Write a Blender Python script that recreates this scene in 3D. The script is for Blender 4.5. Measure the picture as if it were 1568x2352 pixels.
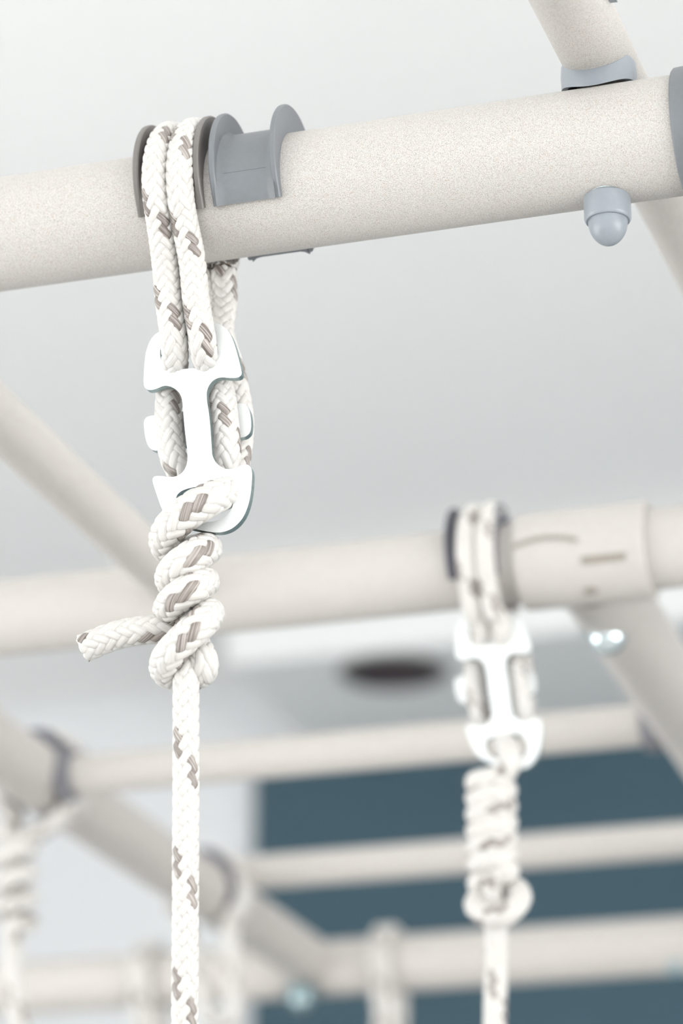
import bpy, bmesh, math, random
import numpy as np
from mathutils import Vector, Matrix

random.seed(4)
for o in list(bpy.data.objects):
    bpy.data.objects.remove(o, do_unlink=True)
scene = bpy.context.scene
COL = scene.collection

# ------------------------------------------------------------------ camera
W, H, FPX = 1568.0, 2352.0, 6500.0
PITCH = math.radians(21.4)          # looking up at the frame
ALPHA = math.radians(17.2)          # frame is turned this much to the view
CAM = np.array([0.0, 0.0, 1.70])
cp, sp = math.cos(PITCH), math.sin(PITCH)
RT = np.array([1.0, 0, 0]); UP = np.array([0, -sp, cp]); FW = np.array([0, cp, sp])
cam_d = bpy.data.cameras.new('camera')
cam_d.sensor_fit = 'HORIZONTAL'
cam_d.sensor_width = 24.0
cam_d.lens = FPX / W * 24.0
cam_d.clip_start = 0.02
cam_d.dof.use_dof = True
cam_d.dof.focus_distance = 0.893
cam_d.dof.aperture_fstop = 8.0
cam_o = bpy.data.objects.new('camera', cam_d)
COL.objects.link(cam_o)
cam_o.location = CAM
cam_o.rotation_euler = (math.radians(90) + PITCH, 0, 0)
scene.camera = cam_o

# ------------------------------------------------------------------ world, light, exposure
world = bpy.data.worlds.new('sky')
scene.world = world
world.use_nodes = True
bg = world.node_tree.nodes['Background']
bg.inputs[0].default_value = (0.86, 0.93, 1.0, 1)
bg.inputs[1].default_value = 1.0
scene.view_settings.view_transform = 'Standard'
scene.view_settings.look = 'None'
scene.view_settings.gamma = 1.0
scene.view_settings.exposure = 0.15
scene.view_settings.use_curve_mapping = False
scene.cycles.use_denoising = True
scene.cycles.max_bounces = 8
scene.cycles.diffuse_bounces = 4
scene.cycles.glossy_bounces = 2
scene.cycles.transmission_bounces = 4
scene.cycles.caustics_reflective = False
scene.cycles.caustics_refractive = True
scene.cycles.use_adaptive_sampling = True
scene.cycles.adaptive_threshold = 0.05
scene.cycles.adaptive_min_samples = 16
scene.cycles.use_light_tree = False

A3 = np.array([math.cos(ALPHA), -math.sin(ALPHA), 0.0])   # along the crossbars
B3 = np.array([math.sin(ALPHA), math.cos(ALPHA), 0.0])    # along the receding rails
Z3 = np.array([0, 0, 1.0])
ROOM = np.array([A3, B3, Z3])                              # rows: room axes

def room_pt(a, b, z):
    return A3 * a + B3 * b + Z3 * z

def area_light(name, a, b, z, sx, sy, facing, power, colour):
    d = bpy.data.lights.new(name, 'AREA')
    d.shape = 'RECTANGLE'; d.size = sx; d.size_y = sy
    d.energy = power; d.color = colour
    o = bpy.data.objects.new(name, d); COL.objects.link(o)
    o.location = room_pt(a, b, z)
    v = Vector(facing[0] * A3 + facing[1] * B3 + facing[2] * Z3)
    o.rotation_euler = v.to_track_quat('-Z', 'Y').to_euler()
    return o

KEY, SIDE, LEFT_FILL = 30.0, 108.0, 78.0
area_light('window_daylight_fill', 0.25, -2.86, 1.65, 3.6, 1.9, (0, 1, 1.2), KEY, (1.0, 0.985, 0.965))
area_light('window_daylight_fill', 2.86, -0.35, 1.65, 3.0, 1.9, (-1, 0, 1.7), SIDE, (1.0, 0.985, 0.965))
area_light('window_daylight_fill', -2.86, -0.35, 1.65, 3.0, 1.9, (1, 0, 1.7), LEFT_FILL, (1.0, 0.985, 0.965))  # fill lamp at the added left window, evens out the room light

# ------------------------------------------------------------------ pixel helpers
def ray(x, y):
    return RT * ((x - W / 2) / FPX) + UP * ((H / 2 - y) / FPX) + FW

def at(x, y, Z):
    """the point Z metres in front of the camera that the photograph shows at x, y"""
    return CAM + ray(x, y) * Z

def on_plane(x, y, O, n, off):
    d = ray(x, y)
    t = (np.dot(O - CAM, n) + off) / np.dot(d, n)
    return CAM + d * t

def project(p):
    v = np.asarray(p) - CAM
    z = v @ FW
    return np.array([W / 2 + FPX * (v @ RT) / z, H / 2 - FPX * (v @ UP) / z, z])

# ------------------------------------------------------------------ materials
def new_mat(name):
    m = bpy.data.materials.new(name); m.use_nodes = True
    nt = m.node_tree
    return m, nt, nt.nodes['Principled BSDF']

def setp(b, **k):
    for n, v in k.items():
        b.inputs[n.replace('_', ' ')].default_value = v

def link(nt, a, ai, b, bi):
    nt.links.new(a.outputs[ai], b.inputs[bi])

def ramp_node(nt, stops):
    r = nt.nodes.new('ShaderNodeValToRGB')
    e = r.color_ramp.elements
    while len(e) < len(stops): e.new(0.5)
    for i, (p, c) in enumerate(stops):
        e[i].position = p; e[i].color = c
    return r

def simple(name, col, rough=0.5, metal=0.0, noise=0.0, nscale=200, bump=0.0, spec=0.5):
    m, nt, b = new_mat(name)
    setp(b, Roughness=rough, Metallic=metal, Base_Color=(*col, 1))
    b.inputs['Specular IOR Level'].default_value = spec
    tc = nt.nodes.new('ShaderNodeTexCoord')
    n = nt.nodes.new('ShaderNodeTexNoise'); n.inputs['Scale'].default_value = nscale
    n.inputs['Detail'].default_value = 3
    link(nt, tc, 'Object', n, 'Vector')
    if noise:
        lo = tuple(c * (1 - noise) for c in col) + (1,); hi = tuple(min(1, c * (1 + noise)) for c in col) + (1,)
        r = ramp_node(nt, [(0.3, lo), (0.7, hi)])
        link(nt, n, 'Fac', r, 'Fac'); link(nt, r, 'Color', b, 'Base Color')
    if bump:
        bp = nt.nodes.new('ShaderNodeBump'); bp.inputs['Strength'].default_value = bump
        bp.inputs['Distance'].default_value = 0.0002
        link(nt, n, 'Fac', bp, 'Height'); link(nt, bp, 'Normal', b, 'Normal')
    return m

def speckled(name):
    """cream powder coat with fine brown and grey squiggles"""
    m, nt, b = new_mat(name)
    tc = nt.nodes.new('ShaderNodeTexCoord')
    n = nt.nodes.new('ShaderNodeTexNoise')
    n.inputs['Scale'].default_value = 5200; n.inputs['Detail'].default_value = 1.5
    n.inputs['Distortion'].default_value = 0.6
    link(nt, tc, 'Object', n, 'Vector')
    n2 = nt.nodes.new('ShaderNodeTexNoise')
    n2.inputs['Scale'].default_value = 480; n2.inputs['Detail'].default_value = 1.0
    link(nt, tc, 'Object', n2, 'Vector')
    r = ramp_node(nt, [(0.0, (1, 1, 1, 1)), (0.415, (1, 1, 1, 1)), (0.475, (0, 0, 0, 1)), (1, (0, 0, 0, 1))])
    link(nt, n, 'Fac', r, 'Fac')
    c2 = ramp_node(nt, [(0.40, (0.32, 0.235, 0.165, 1)), (0.58, (0.27, 0.23, 0.195, 1))])
    link(nt, n2, 'Fac', c2, 'Fac')
    mx = nt.nodes.new('ShaderNodeMix'); mx.data_type = 'RGBA'
    mx.inputs['A'].default_value = (0.63, 0.612, 0.585, 1)
    link(nt, c2, 'Color', mx, 'B')
    mul = nt.nodes.new('ShaderNodeMath'); mul.operation = 'MULTIPLY'; mul.inputs[1].default_value = 0.75
    link(nt, r, 'Color', mul, 0)
    link(nt, mul, 'Value', mx, 'Factor')
    link(nt, mx, 'Result', b, 'Base Color')
    setp(b, Roughness=0.42)
    bp = nt.nodes.new('ShaderNodeBump'); bp.inputs['Strength'].default_value = 0.25
    bp.inputs['Distance'].default_value = 0.00012
    link(nt, n, 'Fac', bp, 'Height'); link(nt, bp, 'Normal', b, 'Normal')
    return m

def fibre(name, stops, rough=0.38):
    """twistless filament yarn: fine streaks along the yarn (uv.y = along, uv.x = across)"""
    m, nt, b = new_mat(name)
    uv = nt.nodes.new('ShaderNodeUVMap')
    mp = nt.nodes.new('ShaderNodeMapping'); mp.inputs['Scale'].default_value = (7.0, 160.0, 1)
    link(nt, uv, 'UV', mp, 'Vector')
    n = nt.nodes.new('ShaderNodeTexNoise'); n.inputs['Scale'].default_value = 1.0; n.inputs['Detail'].default_value = 4
    link(nt, mp, 'Vector', n, 'Vector')
    r = ramp_node(nt, stops)
    link(nt, n, 'Fac', r, 'Fac'); link(nt, r, 'Color', b, 'Base Color')
    bp = nt.nodes.new('ShaderNodeBump'); bp.inputs['Strength'].default_value = 0.35
    bp.inputs['Distance'].default_value = 0.0003
    link(nt, n, 'Fac', bp, 'Height'); link(nt, bp, 'Normal', b, 'Normal')
    setp(b, Roughness=rough)
    b.inputs['Subsurface Weight'].default_value = 0.0
    b.inputs['Sheen Weight'].default_value = 0.0
    return m

M = {
    'tube': speckled('speckled_powder_coat'),
    'yarn': fibre('white_yarn', [(0.3, (0.60, 0.575, 0.535, 1)), (0.62, (0.72, 0.705, 0.68, 1))]),
    'tracer': fibre('taupe_tracer_yarn', [(0.34, (0.15, 0.125, 0.11, 1)), (0.52, (0.31, 0.275, 0.25, 1)), (0.68, (0.56, 0.52, 0.48, 1))], 0.3),
    'core': simple('rope_core_gap_shade', (0.62, 0.52, 0.41), 0.8),  # tan tone puts the warm shade between the yarns into the core's colour
    'cut_end': simple('cut_fibres', (0.9, 0.88, 0.83), 0.8, bump=0.6, nscale=1500),
    'zinc': simple('bright_zinc', (0.93, 0.955, 0.955), 0.42, 0.55, 0.02, 900, 0.10),
    'zinc_edge_reflection': simple('zinc_edge_dark_reflection', (0.30, 0.38, 0.38), 0.35, 0.9, 0.15, 900),  # dark floor reflection on the plate edges, painted as a darker zinc
    'bolt': simple('polished_zinc_bolt', (0.74, 0.83, 0.85), 0.2, 1.0),
    'bolt2': simple('dull_zinc_bolt', (0.36, 0.46, 0.48), 0.3, 1.0),
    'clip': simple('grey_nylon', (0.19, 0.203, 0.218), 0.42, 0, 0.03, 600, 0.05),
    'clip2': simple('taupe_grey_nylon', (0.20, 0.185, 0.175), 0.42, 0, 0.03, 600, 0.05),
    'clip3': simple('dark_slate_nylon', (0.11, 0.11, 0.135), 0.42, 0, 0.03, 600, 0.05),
    'clip4': simple('mid_slate_nylon', (0.19, 0.19, 0.21), 0.42, 0, 0.03, 600, 0.05),
    'cap': simple('pale_blue_grey_nylon', (0.29, 0.32, 0.35), 0.30, 0, 0.02, 600, 0.03),
    'ceiling': simple('ceiling_paint', (0.92, 0.925, 0.92), 0.9, 0, 0.008, 3),
    'wall': simple('wall_paint', (0.81, 0.83, 0.845), 0.85, 0, 0.008, 3),
    'soffit': simple('soffit_paint', (0.83, 0.845, 0.84), 0.9, 0, 0.008, 3),
    'floor': simple('floor_vinyl', (0.76, 0.745, 0.72), 0.5, 0, 0.03, 6),
    'blue': simple('petrol_blue_board', (0.047, 0.098, 0.130), 0.7, 0, 0.05, 4),
    'frame': simple('white_window_frame', (0.85, 0.85, 0.84), 0.4),
    'dark': simple('dark_louvre', (0.075, 0.060, 0.066), 0.5),
    'slot': simple('cut_steel_slot', (0.30, 0.27, 0.23), 0.6),
}
def glass():
    m, nt, b = new_mat('window_glass')
    setp(b, Base_Color=(1, 1, 1, 1), Roughness=0.0)
    b.inputs['Transmission Weight'].default_value = 1.0
    b.inputs['IOR'].default_value = 1.02
    return m
M['glass'] = glass()

# ------------------------------------------------------------------ object helpers
def empty(name, loc=(0, 0, 0)):
    o = bpy.data.objects.new(name, None); COL.objects.link(o)
    o.location = loc; o.empty_display_size = 0.01
    return o

def tag(o, label, cat, group=None):
    o['label'] = label; o['category'] = cat
    if group: o['group'] = group
    return o

def mesh_obj(name, verts, faces, mat, parent=None, smooth=True, uvs=None):
    """verts are world points; the object is parented so that they stay there"""
    v = np.asarray(verts, dtype=np.float64)
    org = np.zeros(3)
    if parent is not None:
        p = parent
        while p is not None:
            org = org + np.array(p.location); p = p.parent
        own = np.zeros(3)
    else:
        own = v.mean(axis=0)
    me = bpy.data.meshes.new(name)
    f = np.asarray(faces) if not isinstance(faces, list) else None
    if f is not None and f.ndim == 2 and f.shape[1] == 4:
        me.vertices.add(len(v)); me.vertices.foreach_set('co', (v - org - own).astype(np.float32).ravel())
        n = len(f)
        me.loops.add(n * 4); me.loops.foreach_set('vertex_index', f.astype(np.int32).ravel())
        me.polygons.add(n); me.polygons.foreach_set('loop_start', np.arange(0, n * 4, 4, dtype=np.int32))
        me.update(calc_edges=True)
    else:
        me.from_pydata([tuple(q) for q in (v - org - own)], [], [list(map(int, q)) for q in faces])
    me.validate()
    if smooth:
        me.polygons.foreach_set('use_smooth', np.ones(len(me.polygons), dtype=bool))
    if uvs is not None:
        lay = me.uv_layers.new(name='UVMap')
        idx = np.zeros(len(me.loops), dtype=np.int32); me.loops.foreach_get('vertex_index', idx)
        lay.data.foreach_set('uv', np.asarray(uvs, dtype=np.float32)[idx].ravel())
    me.materials.append(M[mat])
    o = bpy.data.objects.new(name, me); COL.objects.link(o)
    o.location = own
    if parent is not None: o.parent = parent
    return o

def sharp(o, deg=35):
    me = o.data
    bm = bmesh.new(); bm.from_mesh(me)
    bmesh.ops.recalc_face_normals(bm, faces=bm.faces[:])
    for e in bm.edges:
        if len(e.link_faces) == 2 and e.calc_face_angle(0) > math.radians(deg): e.smooth = False
    bm.to_mesh(me); bm.free()
    return o

def grid_faces(nu, nv, cu=False, cv=False):
    """quads over a nu x nv grid, index = i*nv + j, optionally closed in u or v"""
    i = np.arange(nu if cu else nu - 1); j = np.arange(nv if cv else nv - 1)
    I, J = np.meshgrid(i, j, indexing='ij'); I2 = (I + 1) % nu; J2 = (J + 1) % nv
    return np.stack([I * nv + J, I2 * nv + J, I2 * nv + J2, I * nv + J2], -1).reshape(-1, 4)

def perp(d):
    d = d / np.linalg.norm(d)
    u = Z3 - d * (Z3 @ d)
    if np.linalg.norm(u) < 1e-4: u = np.array([1.0, 0, 0])
    u /= np.linalg.norm(u)
    return d, u, np.cross(d, u)

def lathe(P, d, prof, n=48):
    """profile [(t along d, radius)] turned about the axis from P"""
    d, u, w = perp(np.asarray(d, float))
    th = np.linspace(0, 2 * math.pi, n, endpoint=False)
    V = [P + d * t + (u[None] * np.cos(th)[:, None] + w[None] * np.sin(th)[:, None]) * r for t, r in prof]
    V = np.array(V).reshape(-1, 3)
    return V, grid_faces(len(prof), n, False, True)

def tube(name, P0, P1, r, mat, parent=None, wall=0.0018, n=64, segs=1):
    """an open steel tube with a wall: outer skin, rims and bore"""
    P0 = np.asarray(P0, float); P1 = np.asarray(P1, float)
    L = np.linalg.norm(P1 - P0); ch = 0.0006
    prof = [(0, r - wall), (0, r - ch), (ch, r)] + [(L * k / segs, r) for k in range(1, segs)] + [(L - ch, r), (L, r - ch), (L, r - wall), (0, r - wall)]
    V, F = lathe(P0, P1 - P0, prof, n)
    return sharp(mesh_obj(name, V, F, mat, parent))

def box(name, a0, a1, b0, b1, z0, z1, mat, parent=None):
    c = [room_pt(a, b, z) for a in (a0, a1) for b in (b0, b1) for z in (z0, z1)]
    F = [(0, 1, 3, 2), (4, 6, 7, 5), (0, 4, 5, 1), (2, 3, 7, 6), (0, 2, 6, 4), (1, 5, 7, 3)]
    return mesh_obj(name, c, F, mat, parent, smooth=False)

# ------------------------------------------------------------------ the room
CEIL, SOFF = CAM[2] + 1.27, CAM[2] + 1.15
FARB = 3.72
AL, AR, BB = -2.9, 2.9, -2.9
def structure(o):
    o['kind'] = 'structure'; return o

structure(box('floor', AL - .15, AR + .15, BB - .15, FARB + .15, -0.1, 0.0, 'floor'))
structure(box('ceiling', AL - .15, AR + .15, BB - .15, FARB + .15, CEIL, CEIL + 0.12, 'ceiling'))
structure(box('wall_far', AL - .15, AR + .15, FARB, FARB + .15, 0, CEIL, 'wall'))

def wall_with_window(name, wname, axis):
    """a wall made of four pieces around a window opening, and the window in it"""
    if axis == 'b':
        u0, u1, w0, w1 = AL - .15, AR + .15, -1.6, 2.1
        rng = [(u0, w0, 0, CEIL), (w1, u1, 0, CEIL), (w0, w1, 0, 0.65), (w0, w1, 2.65, CEIL)]
        mk = lambda n, a, b, z0, z1, d0, d1, mat, par: box(n, a, b, BB - .15 + d0, BB - .15 + d1, z0, z1, mat, par)
    else:
        u0, u1, w0, w1 = BB, FARB, -1.9, 1.2
        rng = [(u0, w0, 0, CEIL), (w1, u1, 0, CEIL), (w0, w1, 0, 0.65), (w0, w1, 2.65, CEIL)]
        if axis == 'a':
            mk = lambda n, a, b, z0, z1, d0, d1, mat, par: box(n, AR + .15 - d1, AR + .15 - d0, a, b, z0, z1, mat, par)
        else:
            mk = lambda n, a, b, z0, z1, d0, d1, mat, par: box(n, AL - .15 + d0, AL - .15 + d1, a, b, z0, z1, mat, par)
    bmv, bmf = [], []
    for a, b, z0, z1 in rng:
        t = mk('piece', a, b, z0, z1, 0, .15, 'wall', None)
        off = len(bmv)
        bmv += [np.array(t.matrix_basis @ v.co) + 0 for v in t.data.vertices]
        bmf += [[off + i for i in p.vertices] for p in t.data.polygons]
        me = t.data; bpy.data.objects.remove(t); bpy.data.meshes.remove(me)
    structure(mesh_obj(name, bmv, bmf, 'wall', None, smooth=False))
    win = empty(wname, room_pt({'b': 0.25, 'a': AR + .07, 'l': AL - .07}[axis], BB - .07 if axis == 'b' else -.35, 0.65)); structure(win)
    f = 0.06
    mk('frame_rail', w0, w1, 0.65, 0.65 + f, .04, .10, 'frame', win)
    mk('frame_rail', w0, w1, 2.65 - f, 2.65, .04, .10, 'frame', win)
    nb = 3
    for k in range(nb + 1):
        c = w0 + (w1 - w0 - f) * k / nb
        mk('mullion', c, c + f, 0.65 + f, 2.65 - f, .04, .10, 'frame', win)
    for k in range(nb):
        c = w0 + (w1 - w0 - f) * k / nb
        d = w0 + (w1 - w0 - f) * (k + 1) / nb
        mk('pane', c + f, d, 0.65 + f, 2.65 - f, .06, .068, 'glass', win)
wall_with_window('wall_back', 'window_1', 'b')
wall_with_window('wall_right', 'window_2', 'a')
wall_with_window('wall_left', 'added_window', 'l')  # unseen left window, added to make the light more uniform

# lowered soffit along the far wall, starting right of the bright wall
sof_front = on_plane(880, 1492, np.array([0, 0, SOFF]), Z3, 0)
sof_left = on_plane(540, 1545, np.array([0, 0, SOFF]), Z3, 0)
structure(box('trim_1', sof_left @ A3, AR, sof_front @ B3, FARB, SOFF, CEIL, 'soffit'))

# petrol blue board on the far wall
pw = on_plane(595, 1880, B3 * FARB, B3, 0)
bl = tag(empty('wall_panel', room_pt(pw @ A3 + 1.2, FARB - .012, 1.2)), 'large petrol blue wall panel behind the lower frame bars', 'wall panel')
box('board', pw @ A3, pw @ A3 + 2.6, FARB - .022, FARB - .001, 0.5, SOFF - .005, 'blue', bl)

# dark round vent in the soffit
vc = on_plane(903, 1541, np.array([0, 0, SOFF]), Z3, 0)
fx = tag(empty('ceiling_vent', vc), 'dark round ceiling vent out of focus beside the second metal plate', 'vent')
def ring_disc(name, c, prof, mat, parent):
    V, F = lathe(np.asarray(c), np.array([0, 0, -1.0]), prof, 48)
    return sharp(mesh_obj(name, V, F, mat, parent))
ring_disc('bezel', vc, [(0, .062), (0, .072), (.004, .070), (.005, .066), (0.004, .062), (0, .062)], 'clip2', fx)
ring_disc('backing', vc + np.array([0, 0, -.0005]), [(0, .0001), (0, .063)], 'dark', fx)
for r in (.019, .037, .053):
    ring_disc('louvre', vc, [(.001, r - .003), (.006, r + .004), (.007, r + .003), (.002, r - .004), (.001, r - .003)], 'dark', fx)

# ------------------------------------------------------------------ the tube frame
RT1 = 0.019                      # main tube radius
RS = 0.0112                      # small tube radius
def axis_at_x(P, d, x):
    """the point on the line P + t d that the camera sees in column x"""
    n = np.cross(UP, ray(x, 0) * 1.0)   # plane through camera, UP and the column
    n = np.cross(ray(x, 0), ray(x, 2000))
    t = np.dot(CAM - P, n) / np.dot(d, n)
    return P + d * t

T1 = at(784, 424, 0.918)
T2 = at(784, 1337, 1.27)
RT2 = .0179
C1 = at(720, 2226, 2.05)

def cap_nut(parent, T, rad, name='bolt_cap'):
    """domed plastic nut cap under a tube, T on the tube's axis"""
    z0 = -rad - .0002
    prof = [(-z0 - .0010, .0001), (-z0 - .0010, .0070), (-z0 - .0006, .0074), (-z0 + .0064, .0074), (-z0 + .0072, .0071), (-z0 + .0075, .0068), (-z0 + .0075, .0060)]
    V, F = lathe(T, -Z3, prof, 48)
    c = sharp(mesh_obj(name, V, F, 'cap', parent), 40)
    pr = [(-z0 + .0070, .0062)]
    for k in range(1, 13):
        a = k / 12 * math.pi / 2
        pr.append((-z0 + .0074 + .0082 * math.sin(a), max(.0062 * math.cos(a) ** 1.0, .0001)))
    V, F = lathe(T, -Z3, pr, 48)
    mesh_obj('dome', V, F, 'cap', c)
    wv, wf = lathe(T, -Z3, [(-z0 - .0024, .0001), (-z0 - .0024, .0069), (-z0 - .0011, .0069), (-z0 - .0011, .0001)], 40)
    mesh_obj('washer', wv, wf, 'bolt', c)
    return c

# --- front crossbar, in focus
cb = tag(empty('crossbar', T1), 'speckled cream tube in sharp focus crossing the top of the picture', 'tube')
tube('steel_tube', T1 - A3 * .45, T1 + A3 * .35, RT1, 'tube', cb, segs=8, n=96)
pc = axis_at_x(T1, A3, 1564)
V, F = lathe(pc, A3, [(0, RT1 - .0005), (0, RT1 + .0014), (.0006, RT1 + .0020), (.006, RT1 + .0022), (.0065, RT1 + .0034), (.016, RT1 + .0034), (.0165, RT1 + .0022), (.024, RT1 + .0020), (.0245, RT1 - .0005)], 96)
sharp(mesh_obj('end_collar', V, F, 'clip', cb), 30)
pn = axis_at_x(T1, A3, 1389)
cap_nut(cb, pn, RT1)

# --- small rail resting on the front crossbar
RS1 = .0115
BR = B3 * math.cos(.028) + A3 * math.sin(.028)
pr = axis_at_x(T1, A3, 1381)
hR = RT1 + .0024 + RS1
r1 = tag(empty('support_rail', pr + Z3 * hR), 'thinner speckled tube lying across the front crossbar at upper right', 'tube')
tube('steel_tube', pr + Z3 * hR - BR * .30, pr + Z3 * hR + BR * .5, RS1, 'tube', r1, segs=8)
def saddle(parent, P, ra, rb, h, name='saddle_spacer', rad=.0120, mat='cap'):
    """ring spacer between a tube along A (radius ra, below) and one along B (radius rb, h above)"""
    n = 96; th = np.linspace(0, 2 * math.pi, n, endpoint=False)
    rows = []
    for rr, top in ((rad - .0018, 0), (rad, 0), (rad, .22), (rad + .0002, .6), (rad, 1), (rad - .0018, 1)):
        a = np.cos(th) * rr; b = np.sin(th) * rr
        zb = np.sqrt(ra ** 2 - b ** 2) + .0007 + .0009 * np.cos(th) ** 2
        zt = h - np.sqrt(np.maximum(rb ** 2 - a ** 2, (rb * .42) ** 2)) + .0001
        z = zb * (1 - top) + zt * top
        rows.append(P[None] + A3[None] * a[:, None] + B3[None] * b[:, None] + Z3[None] * z[:, None])
    V = np.array(rows).reshape(-1, 3)
    return sharp(mesh_obj(name, V, grid_faces(6, n, True, True), mat, parent), 50)
saddle(r1, pr, RT1, RS1, hR)
# grey clip half hidden on the rail's right flank
def half_sleeve(name, P, d, r0, r1_, L, a0, a1, mat, parent, n=40):
    d, u, w = perp(d)
    th = np.radians(np.linspace(a0, a1, n))
    prof = [(0, r0), (0, r1_), (L, r1_), (L, r0)]
    rows = [P + d * t + (u[None] * np.cos(th)[:, None] + w[None] * np.sin(th)[:, None]) * r for t, r in prof]
    V = np.array(rows).reshape(-1, 3)
    F = grid_faces(4, n, True, False).tolist()
    F.append([i * n for i in range(4)]); F.append([i * n + n - 1 for i in (3, 2, 1, 0)])
    return sharp(mesh_obj(name, V, F, mat, parent, True), 30)
half_sleeve('rail_clip', pr + Z3 * hR - BR * .051, BR, RS1 + .0001, RS1 + .0024, .020, 30, 94, 'cap', r1)

# --- second crossbar with joint sleeve
c2 = tag(empty('crossbar', T2), 'blurred cream tube crossing mid picture behind the knot', 'tube')
tube('steel_tube', T2 - A3 * .75, T2 + A3 * .5, RT2, 'tube', c2)
s0 = axis_at_x(T2, A3, 1200); s1 = axis_at_x(T2, A3, 1497)
RSL = RT2 + .0036
sl = tube('joint_sleeve', s0, s1, RSL, 'tube', c2, wall=.0034)
# view direction angle on the sleeve: front-lower side
def on_tube(P, rho, beta):
    b = math.radians(beta)
    return P + rho * (math.cos(b) * Z3 - math.sin(b) * B3)
def inset(name, x0, x1, b0, b1, parent, mat='slot', n=10, bulge=0.0):
    """shallow cut plate hugging the sleeve between two columns and two angles"""
    P0 = axis_at_x(T2, A3, x0); P1 = axis_at_x(T2, A3, x1)
    rows = []
    for lay in (RSL - .0004, RSL + .00035):
        for i in range(n):
            t = i / (n - 1)
            for j in range(4):
                be = b0 + (b1 - b0) * j / 3 - bulge * math.sin(math.pi * t)
                rows.append(on_tube(P0 + (P1 - P0) * t, lay, be))
    V = np.array(rows); F = grid_faces(n, 4)[:, ::-1].tolist() + (grid_faces(n, 4) + n * 4).tolist()
    for i in range(n - 1):
        for j in (0, 3):
            F.append([i * 4 + j, (i + 1) * 4 + j, n * 4 + (i + 1) * 4 + j, n * 4 + i * 4 + j])
    return sharp(mesh_obj(name, V, F, mat, parent))
inset('latch_slot', 1355, 1455, 111, 120, sl)
inset('latch_arc', 1205, 1350, 88, 94, sl, bulge=7)
V, F = lathe(on_tube(axis_at_x(T2, A3, 1362), RSL - .001, 156), np.cross(A3, np.cross(-Z3, A3)) * 1.0, [(0, .0001), (0, .0030), (.0016, .0030), (.0018, .0024), (.0018, .0001)], 24)
mesh_obj('rivet', V, F, 'slot', sl)

def hex_bolt(parent, P, d=-Z3, r=.0062, L=.009, name='bolt_head', mat='bolt'):
    prof = [(0, .0001), (0, r * 1.5), (.0015, r * 1.5), (.0016, r), (L * .4, r)] + [(L * .4 + r * math.sin(q), max(r * math.cos(q), .0001)) for q in [k / 8 * math.pi / 2 for k in range(1, 9)]]
    V, F = lathe(P, d, prof, 24)
    return sharp(mesh_obj(name, V, F, mat, parent))

# --- thin strut running from the second crossbar out to the left
P = axis_at_x(T2, A3, 436)
st = tag(empty('strut', P), 'blurred thin pale tube slanting in from the left edge', 'tube')
tube('steel_tube', P - B3 * .55, P - B3 * (RT2 + .0002), RS, 'tube', st)

# --- receding rails
R3 = at(300, 1930, 1.73)
r3 = tag(empty('support_rail', R3), 'shaded blurred tube slanting down from the left edge behind the hanging rope', 'tube')
R3end = R3 + B3 * .375
tube('steel_tube', R3 - B3 * .55, R3end, .0185, 'tube', r3)
R4 = axis_at_x(T2, A3, 1335)
r4 = tag(empty('support_rail', R4), 'blurred tube slanting off the right edge below the second crossbar', 'tube')
tube('steel_tube', R4 + B3 * (RT2 + .001), R4 + B3 * .9, .0185, 'tube', r4)
hex_bolt(r4, at(1395, 1440, 1.29), -Z3 * .95 - B3 * .2, r=.0085, L=.012)

# --- cross bars in front of the blue panel
def cross_bar(px, py, Z, x0, x1, r, label):
    P = at(px, py, Z)
    e = tag(empty('cross_bar', P), label, 'tube')
    a, b = axis_at_x(P, A3, x0), axis_at_x(P, A3, x1)
    tube('steel_tube', a, b, r, 'tube', e)
    return e, a, b
barA, a0, a1 = cross_bar(800, 1725, 1.545, 172, 1482, RS, 'upper blurred pale bar along the top of the blue panel')
V, F = lathe(a1 - A3 * .001, A3, [(0, RS - .001), (0, RS + .0030), (.008, RS + .0042), (.0095, RS + .001), (.0095, .0001)], 40)
sharp(mesh_obj('end_cup', V, F, 'clip4', barA))
V, F = lathe(a0 + A3 * .001, -A3, [(0, RS - .001), (0, RS + .0030), (.008, RS + .0042), (.0095, RS + .001), (.0095, .0001)], 40)
sharp(mesh_obj('end_cup', V, F, 'clip4', barA))
barB, b0, b1 = cross_bar(1000, 1972, 1.83, 505, 1900, RS, 'middle blurred pale bar crossing the blue panel')
V, F = lathe(b0 + A3 * .001, -A3, [(0, RS - .001), (0, RS + .0030), (.008, RS + .0042), (.0095, RS + .001), (.0095, .0001)], 40)
sharp(mesh_obj('end_cup', V, F, 'clip4', barB))
c3 = tag(empty('crossbar', C1), 'lowest blurred thick tube crossing the blue panel near the bottom edge', 'tube')
tube('steel_tube', C1 - A3 * .7, C1 + A3 * .75, RT1 + .001, 'tube', c3)
hex_bolt(c3, at(694, 2278, 2.03), -Z3 * .95 - B3 * .2, r=.0090, L=.014, mat='bolt2')
hex_bolt(c3, at(1550, 2222, 1.93), -B3, r=.0035, L=.004, mat='bolt2')

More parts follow.
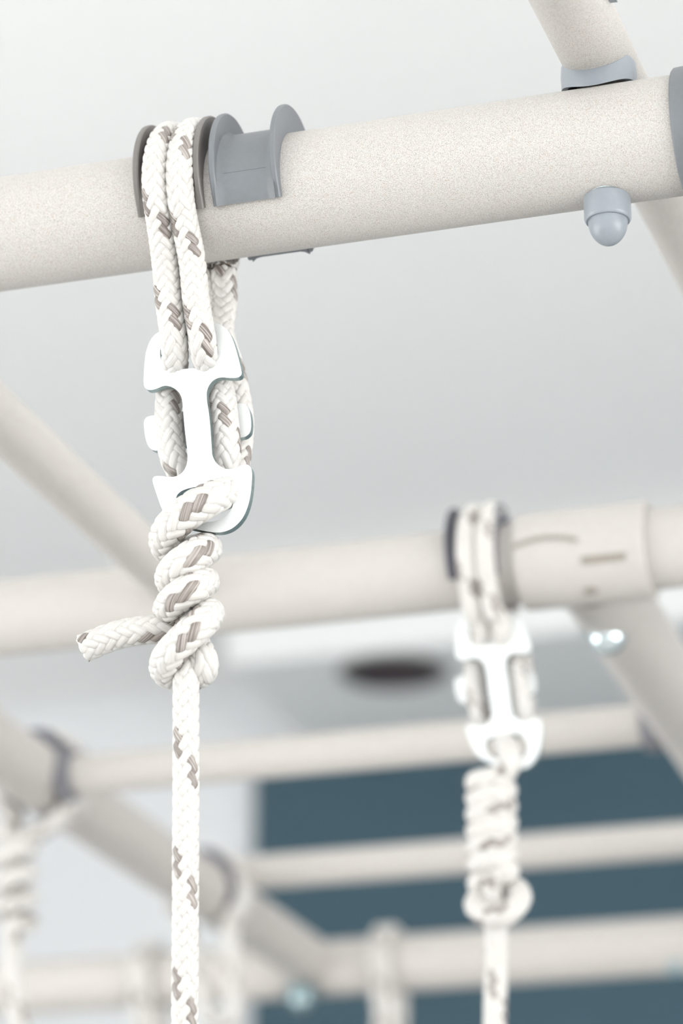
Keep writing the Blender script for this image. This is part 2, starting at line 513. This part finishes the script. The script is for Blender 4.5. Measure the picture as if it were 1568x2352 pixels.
# ------------------------------------------------------------------ rope guides (grey snap-on clips)
def guide(name, O, label, mat='clip', L=.0226, r=RT1, beta0=-131, beta1=122, group=None, ax=A3, fr=-B3):
    """saddle web plus two crescent flanges; O on the tube axis at the clip's middle"""
    e = tag(empty(name, O), label, 'rope guide', group)
    be = np.radians(np.linspace(beta0, beta1, 64))
    def P(s, rho):
        return O[None] + ax[None] * s + (np.cos(be)[:, None] * Z3[None] + np.sin(be)[:, None] * fr[None]) * np.asarray(rho).reshape(-1, 1)
    def strip(nm, prof):
        rows = [P(s, np.broadcast_to(rho, be.shape)) for s, rho in prof]
        n = len(be); k = len(prof)
        V = np.array(rows).reshape(-1, 3)
        F = grid_faces(k, n, True, False).tolist()
        F.append([i * n for i in range(k)]); F.append([i * n + n - 1 for i in range(k - 1, -1, -1)])
        return sharp(mesh_obj(nm, V, F, mat, e), 38)
    ri, rw = r + .0001, r + .0020
    h = L / 2
    d0, R0 = .0056, .0229 + (r - RT1)
    D = be - math.radians(18)
    ro = d0 * np.cos(D) + np.sqrt(R0 ** 2 - (d0 * np.sin(D)) ** 2)
    ro = np.maximum(ro, r + .0026)
    strip('saddle', [(-h + .0014, ri), (-h + .0014, rw + .0014), (-h + .0030, rw + .0003), (-h + .0045, rw), (h - .0045, rw), (h - .0030, rw + .0003), (h - .0014, rw + .0014), (h - .0014, ri)])
    c = .0004
    for sg in (-1, 1):
        o_, i_ = sg * h, sg * (h - .0020)
        strip('flange', [(o_, ri), (o_, ro - c), (o_ - sg * c, ro), (i_ + sg * c, ro), (i_, ro - c), (i_, ri)])
    # mould line across the saddle's face
    k = int(np.argmin(abs(be - math.radians(92))))
    q = []
    for s in (-h + .003, h - .003):
        for db in (-.002, .002):
            for rr in (rw - .0002, rw + .00012):
                q.append(O + ax * s + (math.cos(be[k] + db) * Z3 + math.sin(be[k] + db) * fr) * rr)
    mesh_obj('mould_line', q, [(0, 1, 3, 2), (4, 6, 7, 5), (0, 4, 5, 1), (2, 3, 7, 6), (1, 5, 7, 3), (0, 2, 6, 4)], mat, e, False)
    return e

def guide_origin(P, d, x, beta=118, rho=RT1 + .002):
    """tube-axis point whose front surface shows in column x"""
    off = on_tube(np.zeros(3), rho, beta)
    return axis_at_x(P + off, d, x) - off

O1 = guide_origin(T1, A3, 391)
O1b = guide_origin(T1, A3, 566)
O2 = guide_origin(T2, A3, 1094)
guide('rope_guide', O1, 'grey plastic rope guide filled by the doubled white rope', 'clip2')
guide('rope_guide', O1b, 'empty grey plastic rope guide beside the doubled rope', 'clip')
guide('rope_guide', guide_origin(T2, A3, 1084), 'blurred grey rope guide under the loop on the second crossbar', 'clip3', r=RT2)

# ------------------------------------------------------------------ ropes
def spline(pts, step, closed=False):
    """centripetal-ish Catmull-Rom through the points, resampled evenly and smoothed"""
    p = np.asarray(pts, float)
    if closed:
        q = np.vstack([p[-1], p, p[0], p[1]])
    else:
        q = np.vstack([2 * p[0] - p[1], p, 2 * p[-1] - p[-2]])
    out = []
    for i in range(1, len(q) - 2):
        t0, t1, t2, t3 = q[i - 1], q[i], q[i + 1], q[i + 2]
        t = np.linspace(0, 1, 24, endpoint=False)[:, None]
        out.append(0.5 * ((2 * t1) + (-t0 + t2) * t + (2 * t0 - 5 * t1 + 4 * t2 - t3) * t ** 2 + (-t0 + 3 * t1 - 3 * t2 + t3) * t ** 3))
    c = np.vstack(out + [q[-2][None]])
    def resample(c):
        s = np.r_[0, np.cumsum(np.linalg.norm(np.diff(c, axis=0), axis=1))]
        n = max(int(s[-1] / step), 8)
        g = np.linspace(0, s[-1], n + 1)
        return np.stack([np.interp(g, s, c[:, k]) for k in range(3)], 1), s[-1]
    c, L = resample(c)
    for _ in range(6):
        c[1:-1] = 0.25 * c[:-2] + 0.5 * c[1:-1] + 0.25 * c[2:]
    return resample(c)

def frames(c, closed=False):
    T = np.gradient(c, axis=0); T /= np.linalg.norm(T, axis=1)[:, None]
    N = np.zeros_like(c)
    n = np.cross(T[0], np.array([.31, .77, .55])); n /= np.linalg.norm(n); N[0] = n
    for i in range(1, len(c)):
        n = n - T[i] * (n @ T[i]); n /= np.linalg.norm(n); N[i] = n
    return T, N, np.cross(T, N)

def rope_strand(name, pts, R, parent, pitch=None, step=.0005, across=7, closed=False, phase=0.0, tracer=(0, 1), caps=(False, False), every=1, radii=None):
    """a 16-plait braid: a core with eight right- and eight left-hand yarns, two over two under"""
    c, L = spline(pts, step, closed)
    T, N, B = frames(c, closed)
    s = np.linspace(0, L, len(c))
    if pitch is None: pitch = R * 9.0
    rsc = np.interp(s / L, *zip(*radii)) if radii else np.ones(len(s))
    # core
    n = 16; th = np.linspace(0, 2 * math.pi, n, endpoint=False)
    rc = R * .80
    cs = slice(None, None, max(1, int(.0012 / step)))
    cc, Nc, Bc = c[cs], N[cs], B[cs]
    V = (cc[:, None] + rc * rsc[cs][:, None, None] * (np.cos(th)[None, :, None] * Nc[:, None] + np.sin(th)[None, :, None] * Bc[:, None])).reshape(-1, 3)
    core = mesh_obj(name, V, grid_faces(len(cc), n, False, True), 'core', parent)
    w = 2 * math.pi / pitch
    beta = math.atan(w * R * .9)
    width = 2 * math.pi * R * .9 * math.cos(beta) / 8 * 1.07
    ss = s[::every]
    ws = np.linspace(-1, 1, across)
    def P(sq, al, r):
        sq = np.clip(sq, 0, L)
        f = sq / L * (len(c) - 1); i = np.minimum(f.astype(int), len(c) - 2); t = (f - i)[..., None]
        lerp = lambda X: X[i] * (1 - t) + X[i + 1] * t
        r = r * np.interp(sq, s, rsc)
        return lerp(c) + (np.cos(al) * r)[..., None] * lerp(N) + (np.sin(al) * r)[..., None] * lerp(B)
    for sg in (1, -1):
        for k in range(8):
            al0 = sg * w * ss + 2 * math.pi * k / 8 + phase
            S = np.tanh(4.2 * np.cos(4 * (al0 - phase) + math.pi / 4)) * sg
            rc0 = R * (.825 + .072 * S)
            wid = width * (0.5 + .045 * S)
            off = ws[None, :] * wid[:, None]
            sq = ss[:, None] - sg * off * math.sin(beta) * sg * sg
            sq = ss[:, None] - off * math.sin(beta) * 1.0
            al = al0[:, None] + sg * off * math.cos(beta) / (R * .9)
            lens = (1 - np.abs(ws) ** 3.2)
            r = rc0[:, None] + R * (.125 + .02 * S)[:, None] * lens[None, :] - R * .025
            V = P(sq, al, r).reshape(-1, 3)
            uv = np.stack([np.broadcast_to(ss[:, None] * 10, r.shape) * .7 + k * 1.7 + sg * 3.1, np.broadcast_to((ws * .5 + .5)[None] * .05 + k * .31 + sg, r.shape)], -1).reshape(-1, 2)
            tr = sg == -1 and k in tracer
            F = grid_faces(len(ss), across)
            if sg == -1: F = F[:, ::-1]
            mesh_obj('tracer_yarn' if tr else 'yarn', V, F, 'tracer' if tr else 'yarn', core, uvs=uv)
    for end, flag in ((0, caps[0]), (-1, caps[1])):
        if flag:
            d = T[end] * (1 if end == -1 else -1)
            Vc, Fc = lathe(c[end] - d * .001, d, [(0, R * .80), (.0006, R * .84), (.0012, R * .78), (.0010, R * .45), (.0014, R * .2), (.0012, .00005)], 24)
            rng = np.random.default_rng(3); Vc = Vc + rng.normal(size=Vc.shape) * R * .03
            mesh_obj('cut_end', Vc, Fc, 'cut_end', core)
    return core

def LB(x, y, b):
    """photograph pixel on the plane b (mm) behind the front tube's axis plane"""
    return on_plane(x, y, O1, B3, b * .001)

def ring_pts(O, s, betas, rho):
    return [O + A3 * s + rho * (math.cos(math.radians(q)) * Z3 - math.sin(math.radians(q)) * B3) for q in betas]

RR = .00445
RHO = RT1 + .0020 + RR * .74
def local(p): return ROOM @ (np.asarray(p) - O1)
def place(l, O): return O + ROOM.T @ np.asarray(l)

SA, SB = -.0032, .0050
def loop_points(which):
    """control points of one turn of the sling, in local coordinates of the hanger"""
    if which == 0:
        s = SA
        front = [(379, 600, -13.0), (387, 690, -10.2), (398, 772, -8.2), (402, 818, -4.0), (398, 862, 3.4), (389, 905, 5.0), (387, 985, 4.2), (402, 1062, 5.6), (432, 1102, 9.0)]
        rear = [(470, 1125, 15), (508, 1085, 20), (520, 1000, 22), (512, 925, 21.5), (490, 845, 20.5), (478, 765, 20), (482, 695, 21)]
    else:
        s = SB
        front = [(441, 600, -13.4), (450, 690, -10.6), (463, 768, -8.6), (469, 815, -4.4), (484, 852, 3.4), (506, 895, 5.0), (518, 985, 4.2), (522, 1050, 5.2), (512, 1098, 9.0)]
        rear = [(518, 1120, 15), (540, 1080, 19), (551, 1005, 21), (550, 940, 21), (530, 845, 20.5), (508, 765, 20), (515, 695, 21)]
    pts = ring_pts(O1, s, range(-128, 130, 16), RHO)
    pts += [LB(*q) for q in front] + [LB(*q) for q in rear]
    return [local(p) for p in pts]

def shift_down(pts, dz, zref=-.028, span=.02):
    """move the part of the hanger below the tube up or down"""
    out = []
    for p in pts:
        t = min(1, max(0, (zref - p[2]) / span)); q = np.array(p); q[2] += dz * t * t * (3 - 2 * t)
        out.append(q)
    return out

def sling(O, label, dz=0.0, step=.0005, across=7, group=None):
    e = tag(empty('sling_loop', O), label, 'rope', group)
    for k in (0, 1):
        pts = [place(l, O) for l in shift_down(loop_points(k), dz)]
        rope_strand('strand', pts, RR, e, pitch=.0315, closed=True, step=step, across=across, phase=(.55, 1.9)[k], tracer=(0, 1))
    return e

# --- the metal rope plate
PLATE_OUT = [(329, 885), (331, 845), (334, 815), (339, 795), (348, 776), (362, 763), (385, 756), (420, 749), (455, 743), (487, 740), (505, 744), (521, 756), (532, 773), (541, 799), (549, 829), (555, 854), (554, 862), (546, 868), (525, 868), (508, 866), (492, 871), (480, 884), (474, 900), (475, 922), (480, 950), (484, 995), (486, 1030), (487, 1046), (494, 1061), (507, 1073), (524, 1079), (543, 1075), (556, 1068), (567, 1066), (576, 1073), (579, 1086), (578, 1110), (575, 1140), (568, 1168), (556, 1193), (536, 1213), (512, 1223), (488, 1223), (460, 1218), (425, 1210), (390, 1192), (372, 1172), (363, 1145), (355, 1122), (350, 1105), (351, 1097), (358, 1093), (370, 1093), (386, 1096), (404, 1095), (419, 1086), (428, 1071), (431, 1052), (430, 1030), (425, 995), (421, 950), (419, 921), (414, 905), (403, 893), (388, 886), (374, 886), (362, 892), (348, 896), (337, 895)]
PLATE_H1 = [(367, 818), (371, 831), (383, 843), (403, 849), (430, 847), (468, 843), (485, 835), (496, 822), (501, 806), (498, 789), (490, 775), (474, 769), (440, 773), (400, 779), (378, 785), (368, 798)]
PLATE_H2 = [(403, 1142), (413, 1129), (433, 1121), (470, 1115), (501, 1110), (519, 1117), (531, 1131), (536, 1150), (533, 1167), (523, 1183), (505, 1194), (480, 1200), (445, 1196), (418, 1186), (404, 1168)]
TAB = [(331, 985), (330, 968), (336, 958), (348, 955), (372, 951), (450, 941), (520, 931), (551, 926), (563, 927), (572, 940), (576, 958), (577, 980), (574, 995), (563, 1004), (552, 1005), (520, 1010), (450, 1020), (372, 1033), (354, 1036), (341, 1027), (334, 1008)]

def rounded(poly, it=2):
    p = np.asarray(poly, float)
    for _ in range(it):
        q = np.roll(p, -1, 0)
        p = np.stack([.75 * p + .25 * q, .25 * p + .75 * q], 1).reshape(-1, 2)
    return p

def plate_part(name, polys, b_front, thick, parent, conv, edge='zinc_edge_reflection'):
    """plane outline with holes, extruded; front and back faces bright, edge carries a painted dark reflection"""
    bm = bmesh.new(); edges = []; loops = []
    for poly in polys:
        pp = rounded(poly)
        l = [local(LB(x, y, b_front)) for x, y in pp]
        vs = [bm.verts.new(q) for q in l]; loops.append(vs)
        for i in range(len(vs)): edges.append(bm.edges.new((vs[i], vs[(i + 1) % len(vs)])))
    g = bmesh.ops.triangle_fill(bm, use_beauty=True, use_dissolve=False, edges=edges)
    faces = [f for f in g['geom'] if isinstance(f, bmesh.types.BMFace)]
    r = bmesh.ops.extrude_face_region(bm, geom=faces)
    vs = [v for v in r['geom'] if isinstance(v, bmesh.types.BMVert)]
    for v in vs: v.co.y += thick
    bmesh.ops.recalc_face_normals(bm, faces=bm.faces[:])
    bm.verts.ensure_lookup_table(); bm.verts.index_update()
    V = [conv(np.array(v.co)) for v in bm.verts]
    F = [[v.index for v in f.verts] for f in bm.faces]
    side = [abs(f.normal.y) < .5 for f in bm.faces]
    bm.free()
    o = mesh_obj(name, V, F, 'zinc', parent, smooth=False)
    o.data.materials.append(M[edge])
    for p, sflag in zip(o.data.polygons, side):
        if sflag: p.material_index = 1
    return o

def rope_plate(O, label, dz=0.0, group=None):
    conv = lambda l: place((l[0], l[1], l[2] + dz), O)
    e = tag(empty('rope_plate', conv(local(LB(455, 980, -2)))), label, 'metal plate', group)
    plate_part('plate', [PLATE_OUT, PLATE_H1, PLATE_H2], -3.0, .0025, e, conv)
    plate_part('keeper_bar', [TAB], 8.6, .0022, e, conv)
    return e

sling(O1, 'doubled white braided rope looped over the front crossbar in sharp focus')
rope_plate(O1, 'bright zinc rope plate in sharp focus threaded by the doubled rope')

# --- knotted hanging rope, in focus
kr = tag(empty('knotted_rope', LB(427, 1560, 0)), 'white braided rope in sharp focus with a coiled knot and loose tail', 'rope')
coil = [(556, 1092, 10), (541, 1110, 6.5), (520, 1130, -1.0), (482, 1146, -8.0), (438, 1172, -10.0), (398, 1204, -8.5), (380, 1238, -2.0), (392, 1262, 6.0), (434, 1268, 9.0), (466, 1262, 5.5),
        (471, 1262, -2.0), (444, 1276, -8.6), (412, 1298, -8.6), (393, 1322, -2.5), (398, 1338, 4.5), (432, 1344, 8.6), (462, 1338, 4.5),
        (466, 1338, -2.2), (440, 1352, -8.6), (408, 1372, -8.6), (388, 1396, -2.5), (394, 1410, 4.5), (434, 1412, 8.6), (470, 1408, 5.0),
        (479, 1412, -2.0), (460, 1434, -8.8), (420, 1470, -10.4), (386, 1508, -8.0), (380, 1538, 0.5), (410, 1552, 8.0), (448, 1550, 6.5), (468, 1536, .5), (464, 1508, -1.5), (446, 1478, 3.5), (412, 1454, 4.0), (374, 1445, 0.5), (330, 1447, -1.5), (282, 1455, -2.5), (236, 1470, -3.0), (190, 1490, -3.5)]
rope_strand('strand', [LB(*q) for q in coil], .0050, kr, pitch=.031, phase=.3, radii=((0, .8), (.028, .84), (.06, 1.04), (.1, 1.12), (.2, 1.06), (.5, 1.0), (.75, 1.0), (.85, .90), (1, .90)), tracer=(0, 1), caps=(False, True))
hang = [(430, 1395, 0), (430, 1470, 0), (428, 1540, -1.5), (427, 1600, -1.0), (427, 1750, 1.5), (426, 2000, 8), (425, 2200, 14), (424, 2420, 20)]
rope_strand('strand', [LB(*q) for q in hang], .0041, kr, pitch=.0362, phase=2.2 + math.pi / 4, tracer=(0, 1))

# --- second hanger, behind
def solve_dz(O, y):
    l = local(LB(455, 980, -2)); lo, hi = -.08, .08
    for _ in range(40):
        m = (lo + hi) / 2
        if project(place((l[0], l[1], l[2] + m), O))[1] > y: lo = m
        else: hi = m
    return m
dz2 = solve_dz(O2, 1582)
sling(O2, 'blurred doubled white rope looped over the second crossbar', dz2, .0008, 5)
rope_plate(O2, 'blurred zinc rope plate hanging under the second crossbar', dz2)
def L2(x, y, b):
    return on_plane(x, y, O2, B3, b * .001)
k2 = tag(empty('knotted_rope', L2(1135, 2000, 0)), 'blurred white rope with a long coiled knot in front of the blue panel', 'rope')
pts = [(1140, 1668, 9), (1152, 1696, 3), (1166, 1720, -4), (1170, 1750, -7)]
turns = 6.0; n = int(turns * 10)
for i in range(n + 1):
    q = i / n; a = math.pi * .2 + 2 * math.pi * turns * q
    pts.append((1127 + 4 * q + 35 * math.cos(a), 1782 + 222 * q, -8.2 * math.sin(a)))
pts += [(1095, 2030, 4), (1140, 2042, 9), (1183, 2040, 4), (1194, 2066, -3), (1165, 2098, -8.5), (1118, 2102, -8.5), (1092, 2082, -2), (1105, 2058, 5), (1150, 2062, 7)]
rope_strand('strand', [L2(*q) for q in pts], .0049, k2, pitch=.036, step=.0008, across=5, phase=.3)
hang2 = [(1130, 1790, 0), (1132, 2000, 0), (1138, 2110, -1), (1139, 2200, 1), (1137, 2300, 4), (1135, 2440, 8)]
rope_strand('strand', [L2(*q) for q in hang2], .0050, k2, step=.0008, across=5, phase=1.0)

# --- slings on the receding rail and the lowest crossbar, far out of focus
def rail_sling(O, label, low, spread=.004, drop=.0, r=.0185, side=.0):
    """doubled loop round a rail along B, its two legs meeting at the point low"""
    e = tag(empty('sling_loop', O), label, 'rope')
    rho = r + .0022 + RR
    for k, s in enumerate((-.0045, .0045)):
        p = [O + B3 * s + rho * (math.cos(math.radians(q)) * Z3 - math.sin(math.radians(q)) * A3) for q in range(-140, 141, 20)]
        p += [low * .6 + p[-1] * .4 - A3 * .005, low - A3 * spread + B3 * s, low - Z3 * .006 + B3 * s, low + A3 * spread + B3 * s, low * .6 + p[0] * .4 + A3 * .005]
        rope_strand('strand', p, RR, e, closed=True, step=.0011, across=4, phase=.6 + k)
    return e
def r3_at(t): return R3 + B3 * t
def t_of_x(x): return (axis_at_x(R3, B3, x) - R3) @ B3
O3 = r3_at(t_of_x(98)); O5 = r3_at(t_of_x(478))
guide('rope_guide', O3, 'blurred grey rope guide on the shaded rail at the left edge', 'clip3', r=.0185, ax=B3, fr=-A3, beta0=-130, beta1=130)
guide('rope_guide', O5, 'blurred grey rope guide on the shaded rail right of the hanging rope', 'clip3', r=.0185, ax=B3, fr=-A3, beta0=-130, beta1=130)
def plane_at(x, y, O): return on_plane(x, y, O, B3, 0.0)
rail_sling(O3, 'blurred rope loop round the shaded rail at the left edge', plane_at(52, 1925, O3))
k3 = tag(empty('knotted_rope', plane_at(40, 2150, O3)), 'blurred white rope with fat coils at the lower left edge', 'rope')
pts = []
for i in range(41):
    q = i / 40; a = math.pi * .5 + 2 * math.pi * 4 * q
    p = plane_at(38 + 27 * math.cos(a), 1905 + 230 * q, O3); pts.append(p - B3 * .0072 * math.sin(a))
pts += [plane_at(x, y, O3) for x, y in ((30, 2165), (28, 2210), (34, 2280), (44, 2352), (50, 2420))]
rope_strand('strand', pts, .0058, k3, step=.0011, across=4, pitch=.05)
rail_sling(O5, 'blurred rope loop on the shaded rail between hanging rope and blue panel', plane_at(508, 2330, O5), .009)
O4 = guide_origin(C1, A3, 872, rho=RT1 + .003); O6 = guide_origin(C1, A3, 322, rho=RT1 + .003)
sling(O4, 'blurred doubled rope looped over the lowest crossbar in front of the blue panel', -.045, .0011, 4)
sling(O6, 'blurred doubled rope looped over the lowest crossbar left of the hanging rope', -.045, .0011, 4)
